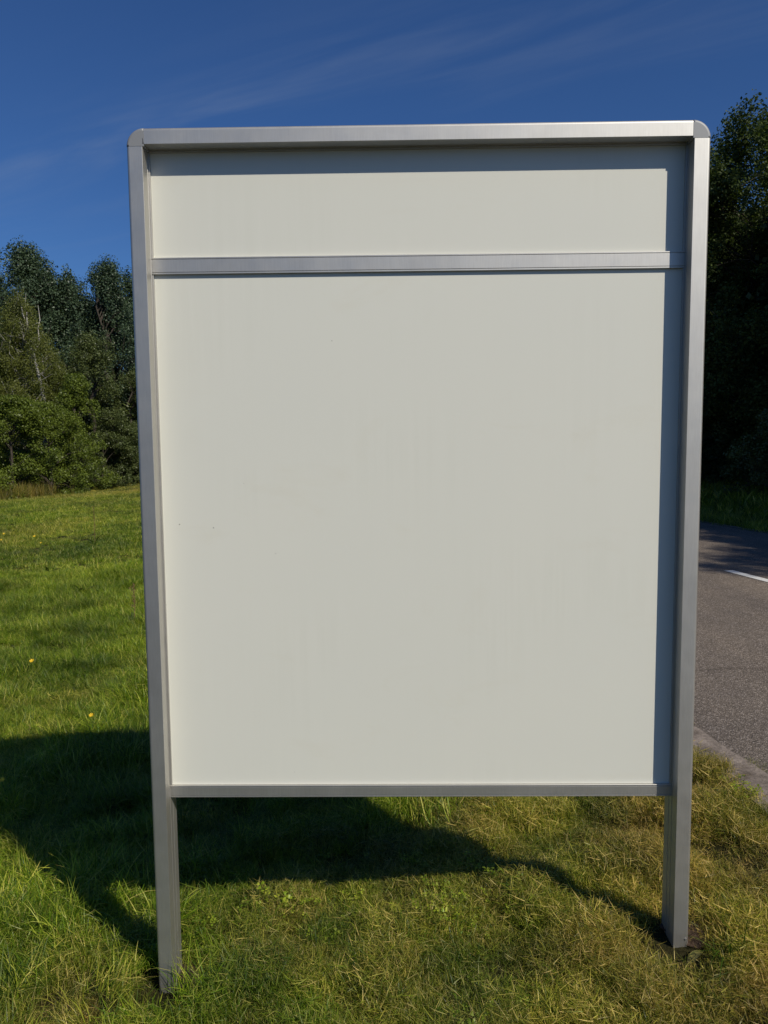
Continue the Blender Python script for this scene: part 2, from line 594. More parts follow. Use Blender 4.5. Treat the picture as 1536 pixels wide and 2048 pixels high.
L_POP = leaf_material('poplar_leaves', (0.036, 0.060, 0.032), (0.085, 0.125, 0.065), 0.18, 0.45, 0.3)
L_BIR = leaf_material('birch_leaves', (0.075, 0.092, 0.018), (0.17, 0.185, 0.038), 0.30)
L_ALD = leaf_material('alder_leaves', (0.070, 0.100, 0.014), (0.17, 0.215, 0.028), 0.30)
L_WIL = leaf_material('willow_leaves', (0.050, 0.068, 0.020), (0.115, 0.140, 0.040), 0.25)
L_MAP = leaf_material('roadside_leaves', (0.036, 0.056, 0.015), (0.090, 0.122, 0.030), 0.25, 0.6, 0.2)
m_bark, t, b = material('dark_bark', rough=0.95, spec=0.1)
v = mapping(t, (1, 1, 0.25))
t.links.new(ramp(t, noise(t, v, 22, 5, 0.7), [(0.3, (0.028, 0.023, 0.018)), (0.7, (0.10, 0.085, 0.068))]), b.inputs['Base Color'])
bump(t, b, noise(t, v, 30, 4, 0.7), 0.8, 0.02)
m_birch, t, b = material('birch_bark', rough=0.75, spec=0.2)
v = mapping(t, (1, 1, 4))
t.links.new(ramp(t, noise(t, v, 3, 5, 0.75), [(0.36, (0.05, 0.045, 0.04)), (0.48, (0.36, 0.34, 0.30)), (0.8, (0.52, 0.50, 0.46))]), b.inputs['Base Color'])


def leaves_mesh(name, P, Nrm, size, tint, aspect=0.62):
    """one folded rhombic leaf for every point"""
    n = len(P)
    Nrm = Nrm / np.linalg.norm(Nrm, axis=1, keepdims=True)
    a = rng.normal(size=(n, 3))
    T1 = np.cross(Nrm, a); T1 /= np.linalg.norm(T1, axis=1, keepdims=True) + 1e-9
    T2 = np.cross(Nrm, T1)
    s = (size * rng.uniform(0.65, 1.25, n))[:, None]
    w_ = s * aspect * 0.5
    V4 = np.stack([P - T1 * s * 0.5, P + T2 * w_ + Nrm * w_ * 0.35 - T1 * s * 0.05, P + T1 * s * 0.5, P - T2 * w_ + Nrm * w_ * 0.35 - T1 * s * 0.05], 1)
    me = bpy.data.meshes.new(name)
    me.vertices.add(4 * n)
    me.vertices.foreach_set('co', V4.astype(np.float32).ravel())
    me.loops.add(4 * n)
    me.loops.foreach_set('vertex_index', np.arange(4 * n, dtype=np.int32))
    me.polygons.add(n)
    me.polygons.foreach_set('loop_start', np.arange(0, 4 * n, 4, dtype=np.int32))
    me.update()
    at = me.attributes.new('tint', 'FLOAT', 'FACE')
    at.data.foreach_set('value', tint.astype(np.float32))
    return me


def tubes_mesh(name, lines, seg=6):
    vts, fcs = [], []
    for pts, rads in lines:
        base = len(vts)
        n = len(pts)
        for i in range(n):
            p = np.array(pts[i], float)
            d = np.array(pts[min(i + 1, n - 1)], float) - np.array(pts[max(i - 1, 0)], float)
            d /= np.linalg.norm(d) + 1e-9
            a = np.cross(d, (0.31, 0.95, 0.1)); a /= np.linalg.norm(a)
            bb = np.cross(d, a)
            for k in range(seg):
                th = 2 * math.pi * k / seg
                vts.append(tuple(p + rads[i] * (math.cos(th) * a + math.sin(th) * bb)))
        for i in range(n - 1):
            for k in range(seg):
                k2 = (k + 1) % seg
                fcs.append((base + i * seg + k, base + i * seg + k2, base + (i + 1) * seg + k2, base + (i + 1) * seg + k))
    me = bpy.data.meshes.new(name)
    me.from_pydata(vts, [], fcs)
    me.polygons.foreach_set('use_smooth', [True] * len(me.polygons))
    return me


def make_tree(name, h, rad, z0, shape, ncl, nlv, leaf, size, clr, bark, trunk_r=0.16, droop=0.0, fork=None, seed=0, lean=(0, 0), up_clumps=0.0, low=False, lob=11):
    """h height, rad crown radius, z0 crown bottom; shape(u)->relative radius for u 0..1 up the crown"""
    global rng
    keep = rng
    rng = np.random.default_rng(seed + 100)
    # lobes: a handful of big boughs that give the outline its bumps
    nb = max(7, int(ncl / lob))
    ub = rng.beta(1.1, 1.25, nb) if not low else rng.uniform(0, 1, nb)
    ub[0] = 0.93
    ub[1:6] = (0.86, 0.80, 0.74, 0.68, 0.83)
    ang = rng.uniform(0, 2 * math.pi, nb) + np.arange(nb) * 2.39996
    fr = rng.uniform(0.45, 0.95, nb)
    fr[:6] = (0.2, 0.8, 0.9, 0.85, 0.9, 0.6)
    rb = np.array([shape(u_) for u_ in ub]) * rad
    B = np.stack([np.cos(ang) * rb * fr, np.sin(ang) * rb * fr, z0 + ub * (h - z0) * 0.97], 1)
    B[:, 0] += lean[0] * ub; B[:, 1] += lean[1] * ub
    br = (0.24 + 0.16 * rng.random(nb)) * rad * (0.6 + 0.4 * np.array([shape(u_) for u_ in ub]))
    which = rng.integers(0, nb, ncl)
    dirs = rng.normal(size=(ncl, 3)); dirs /= np.linalg.norm(dirs, axis=1, keepdims=True)
    dirs[:, 2] = dirs[:, 2] * 0.9 + 0.15
    C = B[which] + dirs * (br[which] * rng.uniform(0.55, 1.15, ncl))[:, None] * np.array([1, 1, 1.15 + up_clumps])
    C[:, 2] = np.clip(C[:, 2], z0 * 0.8 + 0.1, h - 0.12)
    # keep the envelope
    uC = np.clip((C[:, 2] - z0) / (h - z0), 0, 1)
    rmax = np.array([shape(u_) for u_ in uC]) * rad * 1.08 + 0.15
    cx = C[:, 0] - lean[0] * uC; cy = C[:, 1] - lean[1] * uC
    rc = np.hypot(cx, cy)
    k = np.minimum(1, rmax / (rc + 1e-6))
    C[:, 0] = cx * k + lean[0] * uC; C[:, 1] = cy * k + lean[1] * uC
    cr = clr * rng.uniform(0.6, 1.35, ncl)
    per = np.maximum(6, (nlv * cr ** 2 / np.mean(cr ** 2) / ncl)).astype(int)
    idx = np.repeat(np.arange(ncl), per)
    n = len(idx)
    dv = rng.normal(size=(n, 3)); dv /= np.linalg.norm(dv, axis=1, keepdims=True)
    rr3 = rng.random(n) ** 0.45
    off = dv * (rr3 * cr[idx])[:, None]
    off[:, 2] *= 0.8 + up_clumps
    if droop:
        off[:, 2] -= droop * rng.random(n) * cr[idx] * 1.6
        off[:, :2] *= 0.75
    P = C[idx] + off
    P[:, 2] = np.maximum(P[:, 2], 0.05)
    nrm = dv * 0.7 + rng.normal(size=(n, 3)) * 0.55 + np.array([0, 0, 0.45])
    if droop:
        nrm = dv * 0.8 + rng.normal(size=(n, 3)) * 0.6
    tint = np.clip(rng.normal(0.5, 0.2, n) + rng.normal(0, 0.16, ncl)[idx], 0, 1)
    crown = leaves_mesh(name + '_crown', P, nrm, leaf * size, tint)
    # wood
    lines = []
    tz = np.linspace(-0.3, h * 0.93, 9)
    wob = rng.normal(0, 0.02 * h, (9, 2)) * np.linspace(0, 1, 9)[:, None]
    uu = np.clip((tz - z0) / (h - z0), 0, 1)
    main = [(wob[i, 0] + lean[0] * uu[i], wob[i, 1] + lean[1] * uu[i], tz[i]) for i in range(9)]
    mr = [trunk_r * (1 - 0.93 * max(0, z_) / h) + 0.008 for z_ in tz]
    if fork is None:
        lines.append((main, mr))
    else:
        for f_ in fork:
            lines.append(f_)
    for j in range(nb):
        zb = max(0.5, B[j, 2] - 0.35 * math.hypot(B[j, 0], B[j, 1]) - 0.2 * rad)
        i = int(np.searchsorted(tz, zb)); i = min(max(i, 1), 8)
        f_ = (zb - tz[i - 1]) / (tz[i] - tz[i - 1])
        s = np.array(main[i - 1]) * (1 - f_) + np.array(main[i]) * f_
        e = B[j]
        mid = (s + e) / 2 + np.array([0, 0, 0.12 * rad])
        r1 = trunk_r * 0.42 * (1 - 0.6 * zb / h)
        lines.append(([s, mid, e], [r1, r1 * 0.7, r1 * 0.35]))
        for ci in np.where(which == j)[0][:5]:
            lines.append(([mid * 0.35 + e * 0.65, (e + C[ci]) / 2 + rng.normal(0, .05, 3), C[ci]], [r1 * 0.4, r1 * 0.25, 0.006]))
    wood = tubes_mesh(name + '_trunk', lines, 6)
    rng = keep
    return crown, wood


def plant_tree(name, meshes, mats, loc, rz, label, cat='tree', group=None, scale=1.0):
    o = empty(name, loc)
    o.rotation_euler = (0, 0, rz)
    o.scale = (scale, scale, scale) if isinstance(scale, (int, float)) else scale
    tag(o, label, cat, group)
    for me, nm, mt in ((meshes[0], 'crown', mats[0]), (meshes[1], 'trunk', mats[1])):
        if not me.materials:
            me.materials.append(mt)
        c_ = bpy.data.objects.new(nm, me)
        col.objects.link(c_)
        c_.parent = o
    return o


ell = lambda u_: max(0.12, math.sqrt(max(0, 1 - (2 * u_ - 0.85) ** 2 / 1.4)))
cone = lambda u_: max(0.10, (1 - u_) ** 0.75 * (0.75 + 0.25 * min(1, u_ * 6)))
spire = lambda u_: max(0.10, min(1, 1.45 * (1 - u_) ** 0.62) * min(1, 0.6 + u_))
dome = lambda u_: max(0.15, math.sqrt(max(0, 1 - u_ ** 2.2)))


def at(px, dist, dz=0):
    """ground point seen at photo column px, dist metres ahead of the lens"""
    X = ((px - 768) / 1538 - 0.0148) * dist
    Y = dist - 2.25
    return X, Y, float(ground_z(X, Y)) + dz


# --- wood across the meadow, left
pop = [make_tree('poplar', 15.0, 3.7, 1.0, spire, 460, 60000, 1.0, 0.15, 0.52, None, 0.18, seed=31, up_clumps=0.6, lob=5),
       make_tree('poplar_b', 14.0, 3.1, 1.0, spire, 420, 52000, 1.0, 0.15, 0.48, None, 0.17, seed=33, up_clumps=0.6, lob=5)]
PM = (L_POP, m_bark)
for i, (px, dist, k, sc, rz, lb) in enumerate((
        (66, 50, 0, 0.98, 0.3, 'tallest dark poplar at the far edge of the meadow, its top above all its neighbours'),
        (-28, 51, 1, 0.97, 1.9, 'dark poplar cut off by the left edge of the photo, left of the tallest poplar'),
        (158, 51, 1, 0.985, 4.0, 'dark poplar with a narrow pointed top just right of the tallest poplar'),
        (222, 49, 0, 0.90, 2.2, 'dark rounded poplar nearly touching the left post of the board'),
        (275, 52, 1, 0.98, 5.2, 'dark poplar half hidden behind the upper left post of the board'))):
    plant_tree('poplar_tree', pop[k], PM, at(px, dist), rz, lb, group='poplars behind the meadow', scale=sc)
for i, (px, dist, k, sc, rz) in enumerate(((-120, 50, 0, 0.9, 1), (-215, 48, 1, 0.95, 2), (350, 55, 0, 0.9, 3), (430, 60, 1, 0.95, 4), (-320, 44, 0, 0.8, 5.1),
                                           (500, 66, 0, 0.9, 1.2), (108, 54, 1, 1.05, 2.8), (16, 54, 1, 1.04, 3.8), (200, 58, 1, 0.95, 0.8))):
    plant_tree('poplar_tree', pop[k], PM, at(px, dist), rz, 'dark poplar deep in the wood, hidden behind nearer trees or the board', group='hidden poplars of the wood', scale=sc)

# birch: forked white stem shows through the crown
BT = at(52, 41)


def bl_pt(px, py, dist):
    """a point of the stem: photo column and row at a given distance, in the birch's own frame"""
    d = fw + rt * ((px - 768) / 1538) - up * ((py - 1024) / 1538)
    k = dist / (d.y / 1.0)
    return (d.x * k - BT[0], -2.25 + d.y * k - BT[1], EYE + d.z * k - BT[2])


_m = [bl_pt(*q) for q in ((92, 975, 41.15), (91, 880, 40.95), (88, 800, 40.55), (83, 774, 40.45), (77, 750, 40.45), (70, 721, 40.45), (68, 710, 40.45))]
_r = [_m[-1]] + [bl_pt(*q) for q in ((73, 697, 40.55), (79, 685, 40.65), (76, 657, 40.95), (80, 640, 41.35), (76, 610, 41.75))]
_l = [_m[-1]] + [bl_pt(*q) for q in ((65, 700, 40.55), (60, 690, 40.75), (58, 670, 40.95), (50, 645, 41.15), (49, 630, 41.45), (52, 585, 41.75))]
bl = [(_m, [0.12, 0.115, 0.10, 0.09, 0.08, 0.07, 0.06]), (_r, [0.05, 0.045, 0.038, 0.03, 0.02, 0.008]), (_l, [0.04, 0.035, 0.03, 0.028, 0.02, 0.015, 0.008])]
birch = make_tree('birch', 10.6, 3.1, 1.2, cone, 420, 74000, 1.0, 0.08, 0.42, None, 0.12, droop=0.9, fork=bl, seed=5, low=True, lob=7)
plant_tree('birch_tree', birch, (L_BIR, m_birch), at(52, 41), 0.0, 'olive green birch with a forked white stem showing through its drooping crown')
birch2 = make_tree('birch_b', 8.6, 2.4, 0.8, cone, 300, 46000, 1.0, 0.08, 0.42, None, 0.10, droop=0.8, seed=6, low=True, lob=7)
plant_tree('birch_tree', birch2, (L_BIR, m_birch), at(-22, 41), 0.6, 'olive green birch at the left edge of the photo, left of the white forked stem')
wil = make_tree('willow', 8.6, 2.3, 0.8, ell, 220, 30000, 1.0, 0.10, 0.46, None, 0.15, droop=0.5, seed=8)
plant_tree('willow_tree', wil, (L_WIL, m_bark), at(192, 43.5), 1.2, 'dull green rounded willow between the birch and the left post of the board')
plant_tree('willow_tree', wil, (L_WIL, m_bark), at(262, 47), 3.3, 'dull green willow partly hidden behind the left post of the board', scale=0.80)
plant_tree('willow_tree', wil, (L_WIL, m_bark), at(345, 50), 4.6, 'dull green willow behind the white board, out of sight', scale=0.85)
ald = make_tree('alder', 5.9, 2.0, 0.2, cone, 330, 34000, 1.0, 0.09, 0.30, None, 0.09, seed=11, low=True)
ald2 = make_tree('alder_b', 4.6, 2.0, 0.1, dome, 300, 32000, 1.0, 0.09, 0.31, None, 0.08, seed=12, low=True)
AG = 'young alders at the edge of the meadow'
plant_tree('young_alder', ald, (L_ALD, m_bark), at(158, 39), 0.4, 'bright green pointed young alder, the tallest of the alders at the meadow edge', group=AG, scale=(1, 1, 1.0))
plant_tree('young_alder', ald2, (L_ALD, m_bark), at(98, 36), 2.0, 'bright green bushy young alder below the white stem of the birch', group=AG, scale=(1, 1, 0.92))
plant_tree('young_alder', ald2, (L_ALD, m_bark), at(22, 33.8), 4.0, 'olive green bushy young alder in the left corner of the meadow edge', group=AG, scale=(1, 1, 0.95))
plant_tree('young_alder', ald, (L_ALD, m_bark), at(-40, 37), 3.0, 'bushy young alder just outside the left edge of the photo', group=AG, scale=0.9)
bsh = make_tree('bush', 3.0, 1.9, 0.0, dome, 170, 20000, 1.0, 0.09, 0.30, None, 0.05, seed=15, low=True)
BG = 'bushes along the meadow edge'
for px, dist, sc, rz, lb in ((205, 41.5, 1.0, 0.2, 'dull green bush right of the tallest young alder'),
                             (245, 43.5, 1.1, 1.7, 'dark green bush beside the left post of the board, where the wood meets the meadow'),
                             (285, 45.5, 1.15, 2.9, 'dark green bush just behind the left post of the board'),
                             (60, 37, 0.72, 3.6, 'low dark bush between the two bushy young alders'),
                             (132, 39, 0.75, 4.6, 'low dark bush at the foot of the tallest young alder')):
    plant_tree('bush', bsh, (L_WIL, m_bark), at(px, dist), rz, lb, 'bush', BG, sc)
for px, dist, sc, rz in ((20, 47, 2.1, 1), (90, 48, 2.1, 2), (160, 49, 2.1, 3), (225, 50, 2.2, 4), (280, 52, 2.2, 5), (-50, 46, 2.1, 2.5), (340, 54, 2.2, .5), (330, 48, 1.2, 1), (375, 50, 1.2, 2), (420, 53, 1.3, 4), (-80, 37, 1.1, 3), (-130, 36, 1.2, 2.2), (-190, 35, 1.2, .2), (-260, 34, 1.3, 1.2), (465, 57, 1.4, 3)):
    plant_tree('bush', bsh, (L_WIL, m_bark), at(px, dist), rz, 'undergrowth bush of the wood, hidden behind nearer trees or the board', 'bush', 'hidden bushes of the meadow edge', sc)

# --- trees along the far side of the road, right
rd = [make_tree('roadside', 10.2, 3.2, 0.8, ell, 480, 140000, 1.0, 0.086, 0.50, None, 0.08, droop=0.25, seed=21, low=True, lob=6),
      make_tree('roadside_b', 9.6, 3.2, 0.6, ell, 440, 120000, 1.0, 0.086, 0.50, None, 0.08, droop=0.25, seed=22, low=True, lob=6)]
RM = (L_MAP, m_bark)


def road_tree(L, t_, k, sc, rz, label, group=None):
    X, Y = xy(L, t_)
    return plant_tree('roadside_tree', rd[k], RM, (X, Y, float(ground_z(X, Y))), rz, label, group=group, scale=sc)


RG = 'trees along the far side of the road'
road_tree(12.15, 14.5, 0, (0.97, 0.97, 0.875), 2.4, 'big dark green tree across the road, cut off by the right edge of the photo', RG)
road_tree(11.9, 19.0, 1, 0.88, 1.6, 'dark green tree across the road just showing past the right post of the board', RG)
hid = 'dark green roadside tree out of sight past the frame or behind others'
HG = 'roadside trees out of sight'
for i, (lq, tq) in enumerate(((12.9, -6.3), (12.9, -2.6), (12.9, 1.2), (12.9, 4.8), (12.9, 7.6), (13.7, 10.6), (15.2, 12.4), (14.2, 8.2), (16.5, 10.0))):
    road_tree(lq, tq, i % 2, 0.86, i * 1.3 + .4, hid, HG)
k_ = 0
for row, L_ in enumerate((11.6, 15.0, 18.6)):
    for tq in (-8, -4.2, -0.5, 3.2, 6.8, 10.3, 14.2, 18, 22, 26.4, 31, 36, 42, 48):
        if row == 0 and 8 < tq < 20:
            continue
        if row == 2 and tq > 30:
            continue
        k_ += 1
        s_ = 0.86 + 0.12 * ((k_ * 7) % 5) / 4
        if row == 0 and tq < 9: L_ = 12.45; s_ = 0.88 + 0.04 * math.sin(k_)
        elif row == 0: L_ = 11.6
        if row == 0 and tq > 20: s_ *= 0.85
        if row >= 1 and tq > 16: s_ *= 0.9
        road_tree(L_ + 0.7 * math.sin(k_ * 2.1), tq + 0.6 * math.sin(k_ * 1.3), k_ % 2, s_, k_ * 1.7, hid, HG)
for i, (L_, tq, sc, lb) in enumerate(((9.9, 11.0, 0.62, 'dark bush under the trees at the right edge of the photo, behind the verge'),
                                      (10.2, 14.2, 0.7, 'dark bush under the big roadside tree, right of the board'),
                                      (10.4, 17.8, 0.8, 'dark bush across the road, seen just beside the right post'))):
    X, Y = xy(L_, tq)
    plant_tree('bush', bsh, (L_MAP, m_bark), (X, Y, float(ground_z(X, Y))), i * 2.0, lb, 'bush', 'bushes under the roadside trees', sc)
for i, (L_, tq, sc) in enumerate(((14.2, 15.0, 2.4), (14.4, 18.5, 2.5), (14.3, 22.5, 2.5), (13.6, 20.2, 2.0), (17, 19, 2.8), (17, 24, 2.8), (14.5, 27, 2.4), (12.5, 12.5, 1.1), (13.0, 16, 1.2), (13.4, 20, 1.2), (10.6, 22, .9), (10.6, 27, 1), (11, 33, 1.1), (12.8, 8, 1), (10.5, 4, .9), (10.4, 0, .9), (14, 24, 1.3), (16, 14, 1.3), (16, 18, 1.3), (16, 22, 1.3))):
    X, Y = xy(L_, tq)
    plant_tree('bush', bsh, (L_MAP, m_bark), (X, Y, float(ground_z(X, Y))), i * 1.3, 'dark undergrowth bush deep in the shade of the roadside trees', 'bush', 'undergrowth under the roadside trees', sc)


# ------------------------------------------------------------------ grass
def blade_tuft(name, nbl, rad, lmin, lmax, wmin, wmax, arch, flat=0.0, seed=0, comb=0.0):
    """a tuft: nbl tapered, bent blades; 'tint' per face gives blade colour, 'tip' how far up it is"""
    r = np.random.default_rng(seed)
    vts, fcs, tint, tipa = [], [], [], []
    cdir = r.uniform(0, 2 * math.pi)
    for i in range(nbl):
        a = r.uniform(0, 2 * math.pi); rr4 = rad * math.sqrt(r.random())
        p = np.array([rr4 * math.cos(a), rr4 * math.sin(a), -0.004])
        L_ = r.uniform(lmin, lmax)
        wd = r.uniform(wmin, wmax)
        th = cdir + r.normal(0, 0.7) if r.random() < comb else r.uniform(0, 2 * math.pi)
        lie = r.random() < flat
        tilt = (r.uniform(1.2, 1.5) if lie else abs(r.normal(0.25, 0.35)))
        if lie:
            p[2] = r.uniform(0.008, 0.035)
        bend = r.normal(0, 0.3) if lie else r.uniform(0.2, 1.0) * arch
        h = np.array([math.cos(th), math.sin(th), 0])
        face = th + math.pi / 2 + r.normal(0, 0.5)
        sd = np.array([math.cos(face), math.sin(face), r.normal(0, 0.25)])
        ns = 4
        base = len(vts)
        q = p.copy()
        ang = tilt
        for s in range(ns + 1):
            ww = wd * (1 - (s / ns) ** 1.7) * (0.75 + 0.25 * min(1, s * 2)) / 2
            if s < ns:
                vts.append(tuple(q - sd * ww)); vts.append(tuple(q + sd * ww))
            else:
                vts.append(tuple(q))
            ang = tilt + bend * ((s + 1) / ns) ** 1.3
            q = q + (h * math.sin(ang) + np.array([0, 0, math.cos(ang)])) * (L_ / ns)
            q[2] = max(q[2], 0.004)
        tn = min(1, max(0, r.normal(0.5, 0.30)))
        if r.random() < 0.035: tn = 1.0
        for s in range(ns - 1):
            fcs.append((base + 2 * s, base + 2 * s + 1, base + 2 * s + 3, base + 2 * s + 2))
            tint.append(tn); tipa.append((s + .5) / ns)
        fcs.append((base + 2 * ns - 2, base + 2 * ns - 1, base + 2 * ns))
        tint.append(tn); tipa.append(1.0)
    me = bpy.data.meshes.new(name)
    me.from_pydata(vts, [], fcs)
    me.polygons.foreach_set('use_smooth', [True] * len(me.polygons))
    me.attributes.new('tint', 'FLOAT', 'FACE').data.foreach_set('value', tint)
    me.attributes.new('tip', 'FLOAT', 'FACE').data.foreach_set('value', tipa)
    return me


def grass_material(name):
    mt = bpy.data.materials.new(name)
    mt.use_nodes = True
    t_ = mt.node_tree
    b_ = t_.nodes['Principled BSDF']
    a1 = nd(t_, 'ShaderNodeAttribute', attribute_name='tint')
    a2 = nd(t_, 'ShaderNodeAttribute', attribute_name='dry', attribute_type='INSTANCER')
    a4 = nd(t_, 'ShaderNodeAttribute', attribute_name='tone', attribute_type='INSTANCER')
    a3 = nd(t_, 'ShaderNodeAttribute', attribute_name='tip')
    g = ramp(t_, a1.outputs['Fac'], [(0.0, (0.034, 0.078, 0.004)), (0.45, (0.115, 0.205, 0.009)), (0.92, (0.29, 0.385, 0.028)), (1.0, (0.42, 0.46, 0.10))])
    d = ramp(t_, a1.outputs['Fac'], [(0.0, (0.075, 0.062, 0.013)), (0.35, (0.22, 0.165, 0.036)), (0.7, (0.40, 0.29, 0.085)), (1.0, (0.60, 0.45, 0.20))])
    f = mth(t_, 'ADD', a2.outputs['Fac'], mth(t_, 'MULTIPLY', mth(t_, 'SUBTRACT', a3.outputs['Fac'], 0.5), 0.16))
    f2 = mth(t_, 'ADD', f, mth(t_, 'MULTIPLY', mth(t_, 'SUBTRACT', a1.outputs['Fac'], 0.5), 0.5), clamp=True)
    c_ = mixcol(t_, f2, g, d)
    tone = ramp(t_, a4.outputs['Fac'], [(0, (0.36, 0.46, 0.52)), (1, (1.78, 1.62, 1.25))])
    c_ = mixcol(t_, 1.0, c_, tone, 'MULTIPLY')
    t_.links.new(c_, b_.inputs['Base Color'])
    b_.inputs['Roughness'].default_value = 0.42
    b_.inputs['Specular IOR Level'].default_value = 0.32
    tr = nd(t_, 'ShaderNodeBsdfTranslucent')
    t_.links.new(mixcol(t_, 1.0, c_, (1.3, 1.4, 0.5), 'MULTIPLY'), tr.inputs[0])
    mx = nd(t_, 'ShaderNodeMixShader')
    mx.inputs[0].default_value = 0.34
    t_.links.new(b_.outputs[0], mx.inputs[1])
    t_.links.new(tr.outputs[0], mx.inputs[2])
    t_.links.new(mx.outputs[0], t_.nodes['Material Output'].inputs[0])
    return mt


m_grass = grass_material('grass_blades')


def scatter(name, label, P, rotz, scl, idx, dry, tone, tufts):
    """the grass of one zone: a point cloud that carries tufts through geometry nodes"""
    cl_ = bpy.data.collections.new(name + '_tufts')
    for i, me in enumerate(tufts):
        if not me.materials:
            me.materials.append(m_grass)
        cl_.objects.link(bpy.data.objects.new('tuft_%02d' % i + name, me))
    me = bpy.data.meshes.new(name)
    n = len(P)
    me.vertices.add(n)
    me.vertices.foreach_set('co', P.astype(np.float32).ravel())
    tilt = rng.normal(0, 0.10, (n, 2))
    ev = np.stack([tilt[:, 0], tilt[:, 1], rotz], 1)
    me.attributes.new('rot', 'FLOAT_VECTOR', 'POINT').data.foreach_set('vector', ev.astype(np.float32).ravel())
    me.attributes.new('scl', 'FLOAT', 'POINT').data.foreach_set('value', scl.astype(np.float32))
    me.attributes.new('idx', 'INT', 'POINT').data.foreach_set('value', idx.astype(np.int32))
    me.attributes.new('dry', 'FLOAT', 'POINT').data.foreach_set('value', dry.astype(np.float32))
    me.attributes.new('tone', 'FLOAT', 'POINT').data.foreach_set('value', tone.astype(np.float32))
    o = link(name, me)
    tag(o, label, 'grass', kind='stuff')
    ng = bpy.data.node_groups.new(name, 'GeometryNodeTree')
    ng.interface.new_socket('Geometry', in_out='INPUT', socket_type='NodeSocketGeometry')
    ng.interface.new_socket('Geometry', in_out='OUTPUT', socket_type='NodeSocketGeometry')
    gi = ng.nodes.new('NodeGroupInput'); go = ng.nodes.new('NodeGroupOutput')
    ip = ng.nodes.new('GeometryNodeInstanceOnPoints')
    ci = ng.nodes.new('GeometryNodeCollectionInfo')
    ci.inputs['Collection'].default_value = cl_
    ci.inputs['Separate Children'].default_value = True
    ci.inputs['Reset Children'].default_value = True

    def na(nm, ty):
        a = ng.nodes.new('GeometryNodeInputNamedAttribute')
        a.data_type = ty
        a.inputs['Name'].default_value = nm
        return a.outputs['Attribute']
    ng.links.new(gi.outputs[0], ip.inputs['Points'])
    ng.links.new(ci.outputs[0], ip.inputs['Instance'])
    ip.inputs['Pick Instance'].default_value = True
    ng.links.new(na('idx', 'INT'), ip.inputs['Instance Index'])
    ng.links.new(na('rot', 'FLOAT_VECTOR'), ip.inputs['Rotation'])
    ng.links.new(na('scl', 'FLOAT'), ip.inputs['Scale'])
    ng.links.new(ip.outputs[0], go.inputs[0])
    md = o.modifiers.new('grass', 'NODES')
    md.node_group = ng
    return o


def vnoise(x, y, s, seed=0):
    """cheap smooth value noise 0..1"""
    r = np.random.default_rng(seed)
    tab = r.random((64, 64))
    X = x / s; Y = y / s
    xi = np.floor(X).astype(int); yi = np.floor(Y).astype(int)
    fx = X - xi; fy = Y - yi
    fx = fx * fx * (3 - 2 * fx); fy = fy * fy * (3 - 2 * fy)
    g = lambda a, b_: tab[a % 64, b_ % 64]
    return (g(xi, yi) * (1 - fx) * (1 - fy) + g(xi + 1, yi) * fx * (1 - fy) + g(xi, yi + 1) * (1 - fx) * fy + g(xi + 1, yi + 1) * fx * fy)


def dryness(x, y):
    L = LX * x + LY * y
    d = 0.17 + 0.50 * smooth(-0.4, 1.2, L + 0.35 * (vnoise(x, y, 0.5, 3) - .5)) - 0.12 * smooth(0.5, 2.5, y)
    d += 0.55 * (vnoise(x, y, 0.33, 5) - 0.5) + 0.35 * (vnoise(x, y, 0.11, 9) - 0.5)
    # the worn brown patch at the near left
    d += 0.55 * np.exp(-(((x + 1.0) / 0.22) ** 2 + ((y + 0.12) / 0.16) ** 2))
    d += 0.25 * smooth(14, 30, y) * (L < 0)
    return np.clip(d, 0, 1)


def hummock(x, y):
    """0..1: the little humps the turf grows in"""
    q = np.ones(np.shape(x))
    for lx, ly in LEGS:
        q = q * smooth(0.05, 0.22, np.hypot(x - lx, y - ly + 0.04))
    return q * np.clip(0.55 * vnoise(x + 3.3, y, 0.105, 61) + 0.45 * vnoise(x, y + 1.7, 0.24, 62) + 0.25 * (vnoise(x, y, 0.05, 63) - .5), 0, 1)


short = [blade_tuft('short%d' % i, 84, 0.060, 0.016, 0.052, 0.0011, 0.0024, 0.9, 0.20, 40 + i, 0.35) for i in range(8)]
thatch = [blade_tuft('thatch%d' % i, 44, 0.070, 0.014, 0.050, 0.0009, 0.0020, 0.6, 0.70, 60 + i) for i in range(5)]
longt = [blade_tuft('long%d' % i, 64, 0.060, 0.05, 0.15, 0.0018, 0.0038, 1.7, 0.15, 80 + i, 0.75) for i in range(8)]
fart = [blade_tuft('far%d' % i, 64, 0.16, 0.05, 0.13, 0.004, 0.008, 1.3, 0.10, 120 + i, 0.4) for i in range(6)]

